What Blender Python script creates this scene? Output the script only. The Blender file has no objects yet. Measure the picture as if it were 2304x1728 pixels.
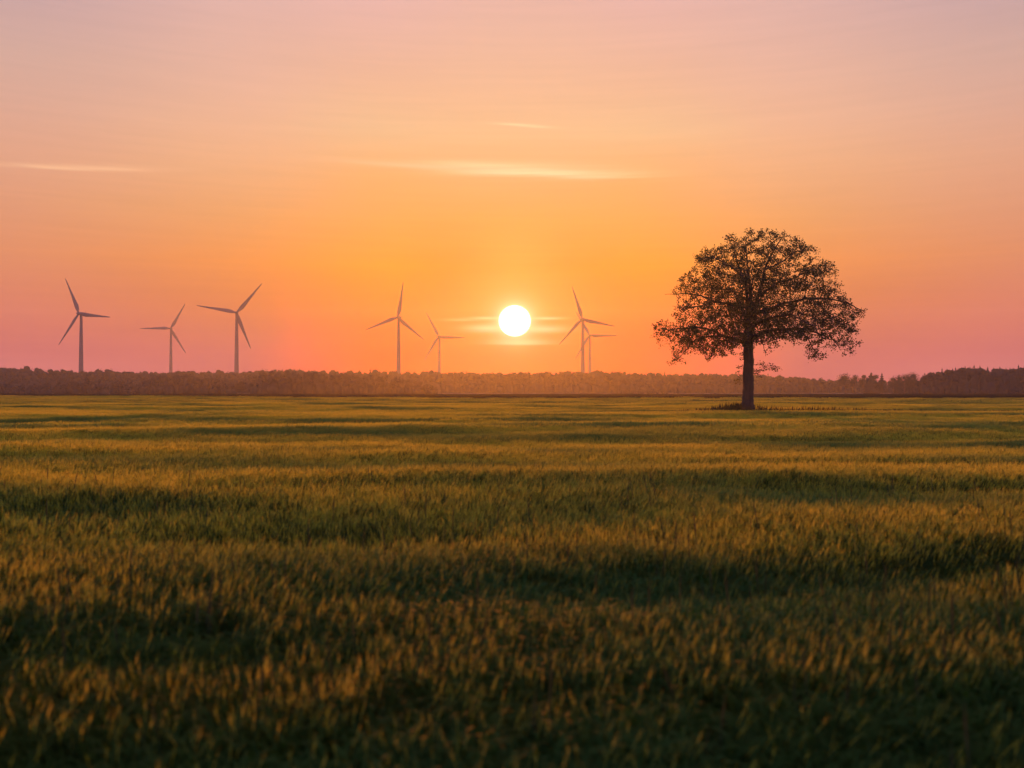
import bpy, math, random
import numpy as np
from mathutils import Vector, Matrix
R = math.radians
sc = bpy.context.scene
random.seed(7); rng = np.random.default_rng(7)

# ------------------------------------------------------------------ camera
CAM_Z = 2.75
cd = bpy.data.cameras.new('camera'); cam = bpy.data.objects.new('camera', cd)
sc.collection.objects.link(cam); sc.camera = cam
cd.sensor_width = 36; cd.lens = 32; cd.clip_start = 0.1; cd.clip_end = 12000
cam.location = (0, 0, CAM_Z); cam.rotation_euler = (R(90 + 0.39), 0, 0)
cd.dof.use_dof = True; cd.dof.focus_distance = 80; cd.dof.aperture_fstop = 0.8; cd.dof.aperture_blades = 0

SUN_AZ, SUN_EL = 0.17, 4.36          # degrees, azimuth clockwise from +Y

# ------------------------------------------------------------------ node maths helper
class E:
    """a value in a node tree, with arithmetic"""
    def __init__(s, nt, sock): s.nt, s.s = nt, sock
    def _m(s, op, *a, clamp=False):
        n = s.nt.nodes.new('ShaderNodeMath'); n.operation = op; n.use_clamp = clamp
        for i, v in enumerate((s,) + a):
            if isinstance(v, E): s.nt.links.new(v.s, n.inputs[i])
            else: n.inputs[i].default_value = float(v)
        return E(s.nt, n.outputs[0])
    def __add__(s, o): return s._m('ADD', o)
    __radd__ = __add__
    def __mul__(s, o): return s._m('MULTIPLY', o)
    __rmul__ = __mul__
    def __sub__(s, o): return s._m('SUBTRACT', o)
    def __rsub__(s, o): return (s * -1.0) + o
    def __truediv__(s, o): return s._m('DIVIDE', o)
    def __pow__(s, o): return s._m('POWER', o)
    def exp(s): return s._m('EXPONENT')
    def abs(s): return s._m('ABSOLUTE')
    def clamp(s): return s._m('ADD', 0.0, clamp=True)
    def gauss(s, c, w):
        d = (s - c) / w
        return (d * d * -1.0).exp()
    def smooth(s, a, b, lo=0.0, hi=1.0):
        n = s.nt.nodes.new('ShaderNodeMapRange'); n.interpolation_type = 'SMOOTHSTEP'
        s.nt.links.new(s.s, n.inputs[0])
        for i, v in enumerate((a, b, lo, hi)): n.inputs[i + 1].default_value = v
        return E(s.nt, n.outputs[0])

def lin(c):
    return tuple((v / 255 / 12.92) if v / 255 <= 0.04045 else ((v / 255 + 0.055) / 1.055) ** 2.4 for v in c)

# ------------------------------------------------------------------ world: sunset sky keyed on direction
w = bpy.data.worlds.new('World'); sc.world = w; w.use_nodes = True
nt = w.node_tree; nt.nodes.clear(); L = nt.links
tc = nt.nodes.new('ShaderNodeTexCoord'); sx = nt.nodes.new('ShaderNodeSeparateXYZ')
L.new(tc.outputs['Generated'], sx.inputs[0])
X, Y, Z = (E(nt, sx.outputs[i]) for i in range(3))
az = X._m('ARCTAN2', Y) * (180 / math.pi) - SUN_AZ
el = Z._m('ARCSINE') * (180 / math.pi)
aaz = az.abs()
# radiance (linear) by elevation in degrees, one row of values for each azimuth off the sun
SKY_EL = [-2, 0.8, 2.2, 3.6, 5.0, 7.7, 10.5, 13.1, 15.8, 18.3, 23.2, 35, 90]
#SKY<
SKY = {
 0: [(0.8269, 0.0052, 0.0000), (0.8269, 0.0052, 0.0000), (0.8269, 0.0000, 0.0000), (0.8269, 0.0579, 0.0000), (0.8269, 0.0940, 0.0000), (0.8269, 0.1446, 0.0000), (0.8269, 0.2996, 0.0691), (0.8269, 0.4137, 0.1684), (0.8256, 0.5063, 0.2660), (0.8142, 0.4851, 0.3028), (0.7800, 0.4653, 0.3812), (0.6600, 0.4800, 0.6000), (0.4400, 0.4400, 0.8500)],
 8: [(0.6680, 0.0106, 0.0000), (0.6791, 0.0106, 0.0000), (0.7674, 0.0217, 0.0000), (0.8269, 0.0385, 0.0000), (0.8269, 0.1011, 0.0000), (0.8269, 0.2682, 0.0110), (0.8269, 0.3481, 0.0846), (0.8269, 0.4124, 0.1540), (0.8085, 0.5078, 0.2757), (0.8061, 0.4728, 0.3024), (0.7801, 0.4590, 0.4075), (0.6500, 0.4800, 0.6000), (0.4400, 0.4400, 0.8500)],
 16: [(0.2617, 0.0500, 0.1241), (0.2702, 0.0558, 0.1194), (0.2900, 0.0618, 0.1098), (0.3165, 0.0836, 0.0703), (0.3991, 0.1175, 0.0389), (0.7325, 0.2576, 0.0569), (0.7479, 0.3464, 0.1284), (0.7924, 0.4156, 0.2115), (0.8176, 0.4611, 0.2905), (0.7815, 0.4553, 0.3337), (0.7188, 0.4468, 0.4044), (0.6200, 0.4600, 0.6000), (0.4400, 0.4400, 0.8500)],
 29: [(0.5658, 0.1580, 0.1822), (0.5599, 0.1580, 0.1793), (0.5138, 0.1234, 0.1389), (0.5655, 0.1450, 0.1159), (0.6371, 0.1879, 0.1137), (0.7146, 0.2658, 0.1257), (0.7274, 0.3242, 0.1848), (0.7424, 0.3748, 0.2426), (0.7015, 0.3979, 0.2984), (0.6484, 0.4020, 0.3332), (0.5079, 0.3502, 0.3882), (0.5200, 0.4200, 0.6000), (0.4400, 0.4400, 0.8500)],
}
#SKY>
def ramp(cols):
    n = nt.nodes.new('ShaderNodeValToRGB'); cr = n.color_ramp; cr.interpolation = 'LINEAR'
    pos = [(e + 2) / 92 for e in SKY_EL]
    while len(cr.elements) < len(pos): cr.elements.new(0.5)
    for e, p, c in zip(cr.elements, pos, cols): e.position = p
    for e, c in zip(cr.elements, cols): e.color = (*c, 1)
    L.new(((el + 2.0) / 92.0).s, n.inputs[0])
    return n.outputs[0]
def mix(f, a, b, mode='MIX'):
    n = nt.nodes.new('ShaderNodeMix'); n.data_type = 'RGBA'; n.blend_type = mode; n.clamp_factor = True
    if isinstance(f, E): L.new(f.s, n.inputs[0])
    else: n.inputs[0].default_value = f
    for i, v in ((6, a), (7, b)):
        if isinstance(v, tuple): n.inputs[i].default_value = (*v, 1)
        else: L.new(v, n.inputs[i])
    return n.outputs[2]
def table(k): return ramp(SKY[k])
REAR = (0.38, 0.40, 0.86)   # belt of pink dusk opposite the sun
def add0(a, b): return mix(1.0, a, b, 'ADD')
# gentle large scale unevenness of the thin veil of haze
nz = nt.nodes.new('ShaderNodeTexNoise'); nz.noise_dimensions = '3D'
nz.inputs['Scale'].default_value = 2.6; nz.inputs['Detail'].default_value = 5; nz.inputs['Roughness'].default_value = 0.55
mp = nt.nodes.new('ShaderNodeMapping'); mp.inputs['Scale'].default_value = (1, 1, 3.2)
L.new(tc.outputs['Generated'], mp.inputs[0]); L.new(mp.outputs[0], nz.inputs['Vector'])
N = E(nt, nz.outputs[0])
aw = aaz + (N - 0.5) * 9.0
col = mix(aw.smooth(0.5, 9), table(0), table(8))
col = mix(aw.smooth(7, 18), col, table(16))
col = mix(aw.smooth(15, 31), col, table(29))
# away from the sun the physical dusk sky takes over
ns = nt.nodes.new('ShaderNodeTexSky'); ns.sky_type = 'NISHITA'; ns.sun_disc = False
ns.sun_elevation = R(SUN_EL); ns.sun_rotation = R(SUN_AZ); ns.dust_density = 3.0; ns.air_density = 1.2
nsc = mix(1.0, ns.outputs[0], (0.05, 0.045, 0.05), 'MULTIPLY')
nsc = add0(nsc, REAR)
col = mix((aaz.smooth(34, 100) * 1.0), col, nsc)
# glow and disc of the sun
dx = (az - 0.0) * 0.995; dy = el - SUN_EL
rr = (dx * dx + dy * dy * 1.06)._m('SQRT')
def add(colr, f, c):
    return mix(1.0, colr, mix(f, (0, 0, 0), c), 'ADD')
glow1 = (rr / 2.8 * -1.0).exp()
glow2 = ((rr - 1.0)._m('MAXIMUM', 0.0) / 0.42 * -1.0).exp()
up = (az.gauss(0, 3.4)) * (el.gauss(7.3, 3.2))
col = add(col, glow1, (0.10, 0.20, 0.07))
col = add(col, up, (0.03, 0.12, 0.03))
col = add(col, glow2, (0.25, 0.42, 0.30))
# thin bright cirrus streaks
wn = nt.nodes.new('ShaderNodeTexNoise'); wn.inputs['Scale'].default_value = 7; wn.inputs['Detail'].default_value = 6
m2 = nt.nodes.new('ShaderNodeMapping'); m2.inputs['Scale'].default_value = (1, 1, 26)
L.new(tc.outputs['Generated'], m2.inputs[0]); L.new(m2.outputs[0], wn.inputs['Vector'])
W = E(nt, wn.outputs[0])
veil = (W - 0.5) * 0.10 + 1.0      # faint uneven veil of high haze
vn = nt.nodes.new('ShaderNodeVectorMath'); vn.operation = 'SCALE'; L.new(col, vn.inputs[0]); L.new(veil.s, vn.inputs['Scale']); col = vn.outputs[0]
fib = W.smooth(0.36, 0.62, 0.45, 1.0)
def streak(c_az, c_el, w_az, w_up, w_dn, tilt, strength, c, fibre=True):
    """soft upper edge, crisper lower edge"""
    global col
    e = el - c_el - (az - c_az) * tilt + (W - 0.5) * (w_up * 0.9)
    u = (e._m('MAXIMUM', 0.0)) / w_up; d = (e._m('MINIMUM', 0.0)) / w_dn
    f = ((u * u + d * d) * -1.0).exp() * az.gauss(c_az, w_az) * strength
    if fibre: f = f * fib
    col = mix(f.clamp(), col, c)
WH = (0.99, 0.76, 0.42); WP = (0.99, 0.58, 0.32)
streak(1.2, 13.45, 5.2, 0.50, 0.24, -0.028, 0.9, WH)
streak(-5.5, 13.80, 6.5, 0.16, 0.14, -0.03, 0.6, WP)
streak(5.0, 13.15, 4.0, 0.30, 0.14, -0.02, 0.6, WH)
streak(-1.5, 13.85, 3.6, 0.22, 0.2, -0.06, 0.5, WH)
streak(0.5, 16.25, 1.6, 0.10, 0.08, -0.07, 0.8, WH)
streak(-27.5, 12.30, 4.2, 0.16, 0.09, 0.055, 0.62, WP)
streak(-23.5, 12.62, 3.4, 0.22, 0.09, 0.065, 0.42, WP)
SW = (1.0, 0.84, 0.50)
streak(2.0, 4.52, 1.0, 0.09, 0.09, 0.0, 0.52, SW, False)
streak(-1.7, 4.52, 1.0, 0.09, 0.09, 0.0, 0.5, SW, False)
streak(-3.3, 4.40, 1.2, 0.10, 0.08, 0.0, 0.22, SW, False)
streak(-1.6, 3.90, 1.4, 0.22, 0.26, 0.0, 0.6, SW, False)
streak(1.7, 3.85, 1.4, 0.22, 0.22, 0.0, 0.52, SW, False)
streak(0.3, 2.95, 1.7, 0.32, 0.10, 0.0, 0.52, SW, False)
disc = rr.smooth(0.84, 1.05, 1.0, 0.0)
col = mix(disc, col, (7.0, 6.0, 4.6))
bg = nt.nodes.new('ShaderNodeBackground'); L.new(col, bg.inputs[0]); bg.inputs[1].default_value = 1.0
wo = nt.nodes.new('ShaderNodeOutputWorld'); L.new(bg.outputs[0], wo.inputs[0])
w.cycles.sampling_method = 'MANUAL'; w.cycles.sample_map_resolution = 1024

# ------------------------------------------------------------------ sun, exposure
sd = bpy.data.lights.new('sun', 'SUN'); sun = bpy.data.objects.new('sun', sd); sc.collection.objects.link(sun)
sd.energy = 5.0; sd.angle = R(0.9); sd.color = (1.0, 0.225, 0.02)
dv = Vector((math.sin(R(SUN_AZ)) * math.cos(R(SUN_EL)), math.cos(R(SUN_AZ)) * math.cos(R(SUN_EL)), math.sin(R(SUN_EL))))
sun.rotation_euler = dv.to_track_quat('Z', 'Y').to_euler()
sun.location = (0, 0, 50)
sc.view_settings.view_transform = 'Standard'; sc.view_settings.look = 'None'
sc.view_settings.exposure = 0; sc.view_settings.gamma = 1
sc.render.engine = 'CYCLES'
cy = sc.cycles
cy.use_denoising = True
try: cy.denoiser = 'OPENIMAGEDENOISE'
except Exception: pass
cy.max_bounces = 5; cy.diffuse_bounces = 3; cy.glossy_bounces = 2; cy.transmission_bounces = 3
cy.volume_bounces = 0; cy.transparent_max_bounces = 4
cy.sample_clamp_indirect = 4.0
cy.caustics_reflective = False; cy.caustics_refractive = False

# ------------------------------------------------------------------ materials
def material(name, build):
    m = bpy.data.materials.new(name); m.use_nodes = True
    t = m.node_tree; t.nodes.clear()
    out = t.nodes.new('ShaderNodeOutputMaterial')
    build(t, out); return m
def cramp(t, src, stops):
    n = t.nodes.new('ShaderNodeValToRGB'); cr = n.color_ramp
    while len(cr.elements) < len(stops): cr.elements.new(0.5)
    for e, (p, c) in zip(cr.elements, stops): e.position = p
    for e, (p, c) in zip(cr.elements, stops): e.color = (*c, 1)
    t.links.new(src, n.inputs[0]); return n.outputs[0]
def pos_noise(t, scale, detail=2, stretch=(1, 1, 1), rough=0.5):
    g = t.nodes.new('ShaderNodeNewGeometry'); m = t.nodes.new('ShaderNodeMapping')
    m.inputs['Scale'].default_value = stretch
    t.links.new(g.outputs['Position'], m.inputs[0])
    n = t.nodes.new('ShaderNodeTexNoise'); n.inputs['Scale'].default_value = scale
    n.inputs['Detail'].default_value = detail; n.inputs['Roughness'].default_value = rough
    t.links.new(m.outputs[0], n.inputs['Vector']); return n.outputs[0]
def mixc(t, f, a, b):
    n = t.nodes.new('ShaderNodeMix'); n.data_type = 'RGBA'; n.clamp_factor = True
    if hasattr(f, 'links'): t.links.new(f, n.inputs[0])
    else: n.inputs[0].default_value = f
    for i, v in ((6, a), (7, b)):
        if isinstance(v, tuple): n.inputs[i].default_value = (*v, 1)
        else: t.links.new(v, n.inputs[i])
    return n.outputs[2]
def leafy(t, out, colour, transl=0.4, rough=0.5, spec=0.3, tint=(1.3, 1.15, 0.5)):
    p = t.nodes.new('ShaderNodeBsdfPrincipled'); p.inputs['Roughness'].default_value = rough
    p.inputs['Specular IOR Level'].default_value = spec
    t.links.new(colour, p.inputs['Base Color'])
    tr = t.nodes.new('ShaderNodeBsdfTranslucent')
    mm = t.nodes.new('ShaderNodeMix'); mm.data_type = 'RGBA'; mm.blend_type = 'MULTIPLY'; mm.inputs[0].default_value = 1
    t.links.new(colour, mm.inputs[6]); mm.inputs[7].default_value = (*tint, 1)
    t.links.new(mm.outputs[2], tr.inputs[0])
    ms = t.nodes.new('ShaderNodeMixShader'); ms.inputs[0].default_value = transl
    t.links.new(p.outputs[0], ms.inputs[1]); t.links.new(tr.outputs[0], ms.inputs[2])
    t.links.new(ms.outputs[0], out.inputs[0])
def patch_factor(t):
    """the lusher green patch of crop out on the right, plus broad unevenness of ripening"""
    g = t.nodes.new('ShaderNodeNewGeometry'); s = t.nodes.new('ShaderNodeSeparateXYZ')
    t.links.new(g.outputs['Position'], s.inputs[0])
    x, y = E(t, s.outputs[0]), E(t, s.outputs[1])
    spot = x.gauss(26, 9) * y.gauss(48, 5)
    n = E(t, pos_noise(t, 0.16, 4, (0.35, 1, 0.1)))
    return (spot * 0.9 + n.smooth(0.42, 0.66)).clamp().s
def crop_leaf(t, out):
    oi = t.nodes.new('ShaderNodeObjectInfo')
    c = cramp(t, pos_noise(t, 3.0, 2), [(0.3, (0.020, 0.040, 0.002)), (0.7, (0.045, 0.072, 0.004))])
    c = mixc(t, patch_factor(t), c, (0.030, 0.095, 0.018))
    leafy(t, out, c, 0.45, 0.7, 0.12)
def crop_ear(t, out):
    c = cramp(t, pos_noise(t, 2.2, 3), [(0.3, (0.38, 0.39, 0.045)), (0.7, (0.60, 0.54, 0.080))])
    c = mixc(t, patch_factor(t), c, (0.09, 0.19, 0.055))
    leafy(t, out, c, 0.55, 0.65, 0.15, (1.5, 1.25, 0.4))
M_leaf = material('crop_leaf', crop_leaf)
M_ear = material('crop_ear', crop_ear)
M_soil = material('soil', lambda t, o: (lambda p: (t.links.new(cramp(t, pos_noise(t, 1.5, 5), [(0.3, (0.020, 0.016, 0.009)), (0.7, (0.045, 0.034, 0.018))]), p.inputs[0]), p.inputs['Roughness'].__setattr__('default_value', 0.95), t.links.new(p.outputs[0], o.inputs[0])))(t.nodes.new('ShaderNodeBsdfPrincipled')))
M_dark = material('dark_crop', lambda t, o: leafy(t, o, cramp(t, pos_noise(t, 0.4, 4, (0.2, 1, 1)), [(0.3, (0.008, 0.010, 0.003)), (0.7, (0.018, 0.020, 0.006))]), 0.12, 0.7, 0.15))
M_rough = material('rough_grass', lambda t, o: leafy(t, o, cramp(t, pos_noise(t, 2.0, 3), [(0.3, (0.022, 0.026, 0.008)), (0.7, (0.050, 0.044, 0.014))]), 0.2, 0.7, 0.15))
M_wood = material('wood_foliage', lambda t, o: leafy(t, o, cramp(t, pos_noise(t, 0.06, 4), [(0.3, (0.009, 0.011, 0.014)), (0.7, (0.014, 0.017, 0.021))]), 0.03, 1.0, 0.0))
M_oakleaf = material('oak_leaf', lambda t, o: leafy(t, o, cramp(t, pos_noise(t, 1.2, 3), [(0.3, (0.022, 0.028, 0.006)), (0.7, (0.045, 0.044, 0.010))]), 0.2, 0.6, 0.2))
def bark(t, o):
    p = t.nodes.new('ShaderNodeBsdfPrincipled'); p.inputs['Roughness'].default_value = 0.95
    n = pos_noise(t, 6.0, 6, (1, 1, 0.22), 0.65)
    t.links.new(cramp(t, n, [(0.3, (0.013, 0.008, 0.007)), (0.7, (0.040, 0.025, 0.020))]), p.inputs[0])
    b = t.nodes.new('ShaderNodeBump'); b.inputs['Strength'].default_value = 0.9; b.inputs['Distance'].default_value = 0.08
    t.links.new(n, b.inputs['Height']); t.links.new(b.outputs[0], p.inputs['Normal']); t.links.new(p.outputs[0], o.inputs[0])
M_bark = material('bark', bark)
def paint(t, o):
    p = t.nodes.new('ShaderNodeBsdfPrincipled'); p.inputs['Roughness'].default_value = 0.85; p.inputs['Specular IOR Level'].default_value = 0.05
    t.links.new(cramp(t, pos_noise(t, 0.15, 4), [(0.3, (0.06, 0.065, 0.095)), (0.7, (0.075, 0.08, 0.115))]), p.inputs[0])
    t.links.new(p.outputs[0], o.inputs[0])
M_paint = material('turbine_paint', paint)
def groundmat(t, o):
    p = t.nodes.new('ShaderNodeBsdfPrincipled'); p.inputs['Roughness'].default_value = 0.95
    c = cramp(t, pos_noise(t, 0.02, 5, (0.15, 1, 1)), [(0.35, (0.030, 0.026, 0.014)), (0.65, (0.075, 0.055, 0.030))])
    t.links.new(c, p.inputs[0]); t.links.new(p.outputs[0], o.inputs[0])
M_ground = material('far_ground', groundmat)

# ------------------------------------------------------------------ mesh helpers
def mesh_obj(name, verts, faces, mats, parent=None, midx=None, smooth=False, link=True):
    """verts (n,3); faces: list of arrays, each (m,k) of vertex ids"""
    me = bpy.data.meshes.new(name)
    verts = np.asarray(verts, dtype=np.float32)
    fl = [np.asarray(f, dtype=np.int32) for f in faces if len(f)]
    loops = np.concatenate([f.ravel() for f in fl])
    tot = np.concatenate([np.full(len(f), f.shape[1], dtype=np.int32) for f in fl])
    start = np.concatenate([[0], np.cumsum(tot)[:-1]]).astype(np.int32)
    me.vertices.add(len(verts)); me.vertices.foreach_set('co', verts.ravel())
    me.loops.add(len(loops)); me.loops.foreach_set('vertex_index', loops)
    me.polygons.add(len(tot)); me.polygons.foreach_set('loop_start', start); me.polygons.foreach_set('loop_total', tot)
    for m in mats: me.materials.append(m)
    if midx is not None: me.polygons.foreach_set('material_index', np.asarray(midx, dtype=np.int32))
    if smooth: me.polygons.foreach_set('use_smooth', np.ones(len(tot), dtype=bool))
    me.update(calc_edges=True); me.validate()
    o = bpy.data.objects.new(name, me)
    if link: sc.collection.objects.link(o)
    if parent: o.parent = parent
    return o
def empty(name, loc, rz=0):
    o = bpy.data.objects.new(name, None); sc.collection.objects.link(o)
    o.location = loc; o.rotation_euler = (0, 0, rz); return o
def tag(o, label=None, cat=None, group=None, kind=None):
    if label: o['label'] = label
    if cat: o['category'] = cat
    if group: o['group'] = group
    if kind: o['kind'] = kind
    return o
class Buf:
    def __init__(s): s.v = []; s.q = []; s.t = []; s.mq = []; s.mt = []; s.n = 0
    def addv(s, v): s.v.append(np.asarray(v, dtype=np.float32)); k = s.n; s.n += len(v); return k
    def quads(s, f, m=0): s.q.append(np.asarray(f)); s.mq.append(np.full(len(f), m))
    def tris(s, f, m=0): s.t.append(np.asarray(f)); s.mt.append(np.full(len(f), m))
    def build(s, name, mats, parent=None, smooth=False, link=True):
        F = []; I = []
        if s.q: F.append(np.concatenate(s.q)); I += s.mq
        if s.t: F.append(np.concatenate(s.t)); I += s.mt
        return mesh_obj(name, np.concatenate(s.v), F, mats, parent, np.concatenate(I), smooth, link)

# ------------------------------------------------------------------ terrain
_wr = np.random.default_rng(3)
_W = []
for k in range(26):
    lam = 5.0 * (1.16 ** k) if k < 20 else 18 + 6 * (k - 20)
    th = _wr.normal(0, 0.30)                      # crests run mostly across the view
    amp = 0.031 * min(1.0, lam / 9.0) if lam < 60 else 0.045
    _W.append((2 * math.pi / lam * math.sin(th), 2 * math.pi / lam * math.cos(th), amp, _wr.uniform(0, 6.28)))
_T = [  # hollows in the crop: x, y, half width across, half width in depth, depth, slope dy/dx
    (-11, 31.6, 12, 1.4, 0.42, 0.03), (11, 25.2, 7, 1.0, 0.24, 0.02), (9, 19.2, 6.5, 0.9, 0.26, 0.04),
    (1.6, 10.0, 3.6, 0.75, 0.30, 0.12), (5.6, 11.6, 2.4, 0.6, 0.26, 0.25), (-3.2, 7.6, 1.6, 0.6, 0.28, 0.0),
    (2.2, 5.9, 1.9, 0.55, 0.30, 0.12), (-7.5, 15.6, 2.8, 0.8, 0.22, 0.0), (-2.0, 13.3, 3.5, 0.8, 0.18, -0.05),
    (-0.6, 22.5, 4.5, 0.9, 0.18, 0.0), (14, 38, 9, 1.2, 0.2, 0.0), (-4, 18.4, 4.0, 0.8, 0.16, 0.06), (-1.5, 5.1, 1.5, 0.5, 0.2, 0.0),
    (2.6, 5.3, 2.2, .6, .22, .15), (0, 4.3, 5, .5, .16, 0), (-3.2, 5.3, 1.4, .5, .2, 0), (0.3, 6.6, 1.0, .4, .12, .3), (-17, 26, 5, .8, .2, 0), (16, 15.5, 4, .8, .2, .1), (24, 60, 16, 1.6, .2, 0), (-20, 55, 14, 1.5, .2, 0)]
def gz(x, y):
    x = np.asarray(x, dtype=np.float64); y = np.asarray(y, dtype=np.float64)
    z = np.zeros(np.broadcast(x, y).shape)
    for kx, ky, a, p in _W: z = z + a * np.sin(kx * x + ky * y + p)
    z = z * (0.55 + 0.45 * np.clip((y - 3) / 15, 0, 1)) * np.clip(1.6 - y / 400, 0.3, 1)
    z = z * (1 - np.exp(-((x - 23.1) / 22) ** 2 - ((y - 89) / 12) ** 2)) - .02
    for cx, cy_, wx, wy, d, sl in _T:
        z = z - 0.85 * d * np.exp(-((x - cx) / wx) ** 2 - ((y - cy_ - sl * (x - cx)) / wy) ** 2)
    return z
def edge_y(x, y):
    t = x / np.maximum(y, 1)
    return np.interp(t, [-1.2, -0.56, -0.27, 0, 0.33, 0.56, 1.2], [400, 315, 252, 220, 224, 230, 235])

def grid_sheet(xs, ys, zf):
    XX, YY = np.meshgrid(xs, ys); ZZ = zf(XX, YY)
    nx, ny = len(xs), len(ys)
    i = np.arange(nx - 1)[None, :] + np.arange(ny - 1)[:, None] * nx
    f = np.stack([i, i + 1, i + nx + 1, i + nx], -1).reshape(-1, 4)
    return np.stack([XX, YY, ZZ], -1).reshape(-1, 3), f
def axis(pos):   # symmetric, finer near zero
    return np.array(sorted(set([-p for p in pos] + list(pos))))
ax = axis([0] + list(np.cumsum(np.geomspace(0.35, 220, 60)) * 1.0))
ax = ax * (1680 / ax.max())
v, f = grid_sheet(ax, ax, lambda x, y: gz(x, y) * np.exp(-(np.hypot(x, y) / 600) ** 2))
def gmix(t, o):
    g = t.nodes.new('ShaderNodeNewGeometry'); s = t.nodes.new('ShaderNodeSeparateXYZ'); t.links.new(g.outputs['Position'], s.inputs[0])
    near = cramp(t, pos_noise(t, 1.5, 5), [(0.3, (0.020, 0.016, 0.009)), (0.7, (0.045, 0.034, 0.018))])
    far = cramp(t, pos_noise(t, 0.02, 5, (0.15, 1, 1)), [(0.35, (0.030, 0.026, 0.014)), (0.65, (0.085, 0.060, 0.032))])
    p = t.nodes.new('ShaderNodeBsdfPrincipled'); p.inputs['Roughness'].default_value = 0.95
    t.links.new(mixc(t, E(t, s.outputs[1]).smooth(430, 440).s, near, far), p.inputs[0]); t.links.new(p.outputs[0], o.inputs[0])
ground = mesh_obj('ground', v, [f], [material('soil_and_stubble', gmix)], smooth=True)
tag(ground, 'flat farmland soil stretching to the woods', kind='structure')

# ------------------------------------------------------------------ crop plants
def strip(buf, pts, wid, side, m):
    """pts (k,3) centre line, wid (k,) widths, side vector"""
    pts = np.asarray(pts); wd = np.asarray(wid)[:, None] * 0.5 * np.asarray(side)[None, :]
    vv = np.concatenate([pts - wd, pts + wd]); k = len(pts); b = buf.addv(vv)
    i = np.arange(k - 1); buf.quads(np.stack([i, i + 1, i + 1 + k, i + k], -1) + b, m)
def plant(buf, x, y, rg, lod, lean=(0.05, -0.02), hs=1.0, ear=True):
    h = rg.normal(0.72, 0.07) * hs
    a = rg.uniform(0, 6.283); tl = abs(rg.normal(0, 0.07))
    d = np.array([lean[0] + tl * math.cos(a), lean[1] + tl * math.sin(a), 0])
    base = np.array([x, y, 0.0])
    P = lambda t: base + d * h * t * t + np.array([0, 0, h * t])
    th = rg.uniform(0, 6.283); s = np.array([math.cos(th), math.sin(th), 0]); s2 = np.array([-s[1], s[0], 0])
    sw = (0.0045, 0.012, 0.04)[lod]
    strip(buf, [P(0.0), P(0.5), P(0.86)], [sw, sw, sw * .8], s, 0)
    # leaves
    for k in range((4, 3, 2)[lod]):
        t0 = rg.uniform(0.25, (.80, .66, .60)[lod]); b0 = P(t0); an = rg.uniform(0, 6.283)
        o = np.array([math.cos(an), math.sin(an), 0]); ln = rg.uniform(0.16, 0.30) * hs; wl = (0.011, 0.02, 0.06)[lod] * rg.uniform(.8, 1.3)
        sd_ = np.array([-o[1], o[0], 0])
        droop = rg.uniform(0.1, 0.9)
        pts = [b0, b0 + o * ln * .35 + [0, 0, ln * .45], b0 + o * ln * .75 + [0, 0, ln * (.62 - .3 * droop)], b0 + o * ln * 1.0 + [0, 0, ln * (.6 - .8 * droop)]]
        strip(buf, pts, [wl * .7, wl, wl * .7, 0.001], sd_, 0)
    if not ear: return
    # ear: four sided spindle
    p0, p1 = P(0.85), P(1.0); ax_ = (p1 - p0); el_ = (0.085, 0.10, 0.14)[lod]; ax_ = ax_ / np.linalg.norm(ax_)
    nod = np.array([lean[0] * 2.5 + rg.normal(0, .22), rg.normal(0, .22), 0]); ax2 = ax_ + nod; ax2 /= np.linalg.norm(ax2)
    c1 = p0 + ax_ * 0.02; c2 = c1 + ax2 * el_ * 0.5; c3 = c1 + ax2 * el_
    r = (0.0055, 0.019, 0.042)[lod]
    ring = [s, s2, -s, -s2]
    b = buf.addv([p0] + [c2 + q * r - ax2 * el_ * .2 for q in ring] + [c2 + q * r * .8 + ax2 * el_ * .25 for q in ring] + [c3])
    buf.tris([[b, b + 1 + i, b + 1 + (i + 1) % 4] for i in range(4)] + [[b + 9, b + 5 + (i + 1) % 4, b + 5 + i] for i in range(4)], 1)
    buf.quads([[b + 1 + i, b + 1 + (i + 1) % 4, b + 5 + (i + 1) % 4, b + 5 + i] for i in range(4)], 1)
    # awns
    for k in range((5, 5, 4)[lod]):
        an = rg.uniform(0, 6.283); q = np.array([math.cos(an), math.sin(an), 0]); ln = rg.uniform(.09, .14)
        st = c1 + ax2 * el_ * rg.uniform(.3, .95); tip = st + (ax2 + q * rg.uniform(.08, .28)) * ln
        aw_ = (0.0014, 0.006, 0.015)[lod]; q2 = np.array([-q[1], q[0], 0]) * aw_
        b = buf.addv([st - q2, st + q2, tip]); buf.tris([[b, b + 1, b + 2]], 1)
def tuft(name, size, n, lod, seed, mats, hs=1.0, ear=True):
    rg = np.random.default_rng(seed); b = Buf()
    for i in range(n):
        plant(b, rg.uniform(-.5, .5) * size, rg.uniform(-.5, .5) * size, rg, lod, hs=hs, ear=ear if ear in (True, False) else rg.uniform() < ear)
    return b.build(name, mats, link=False)
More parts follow.
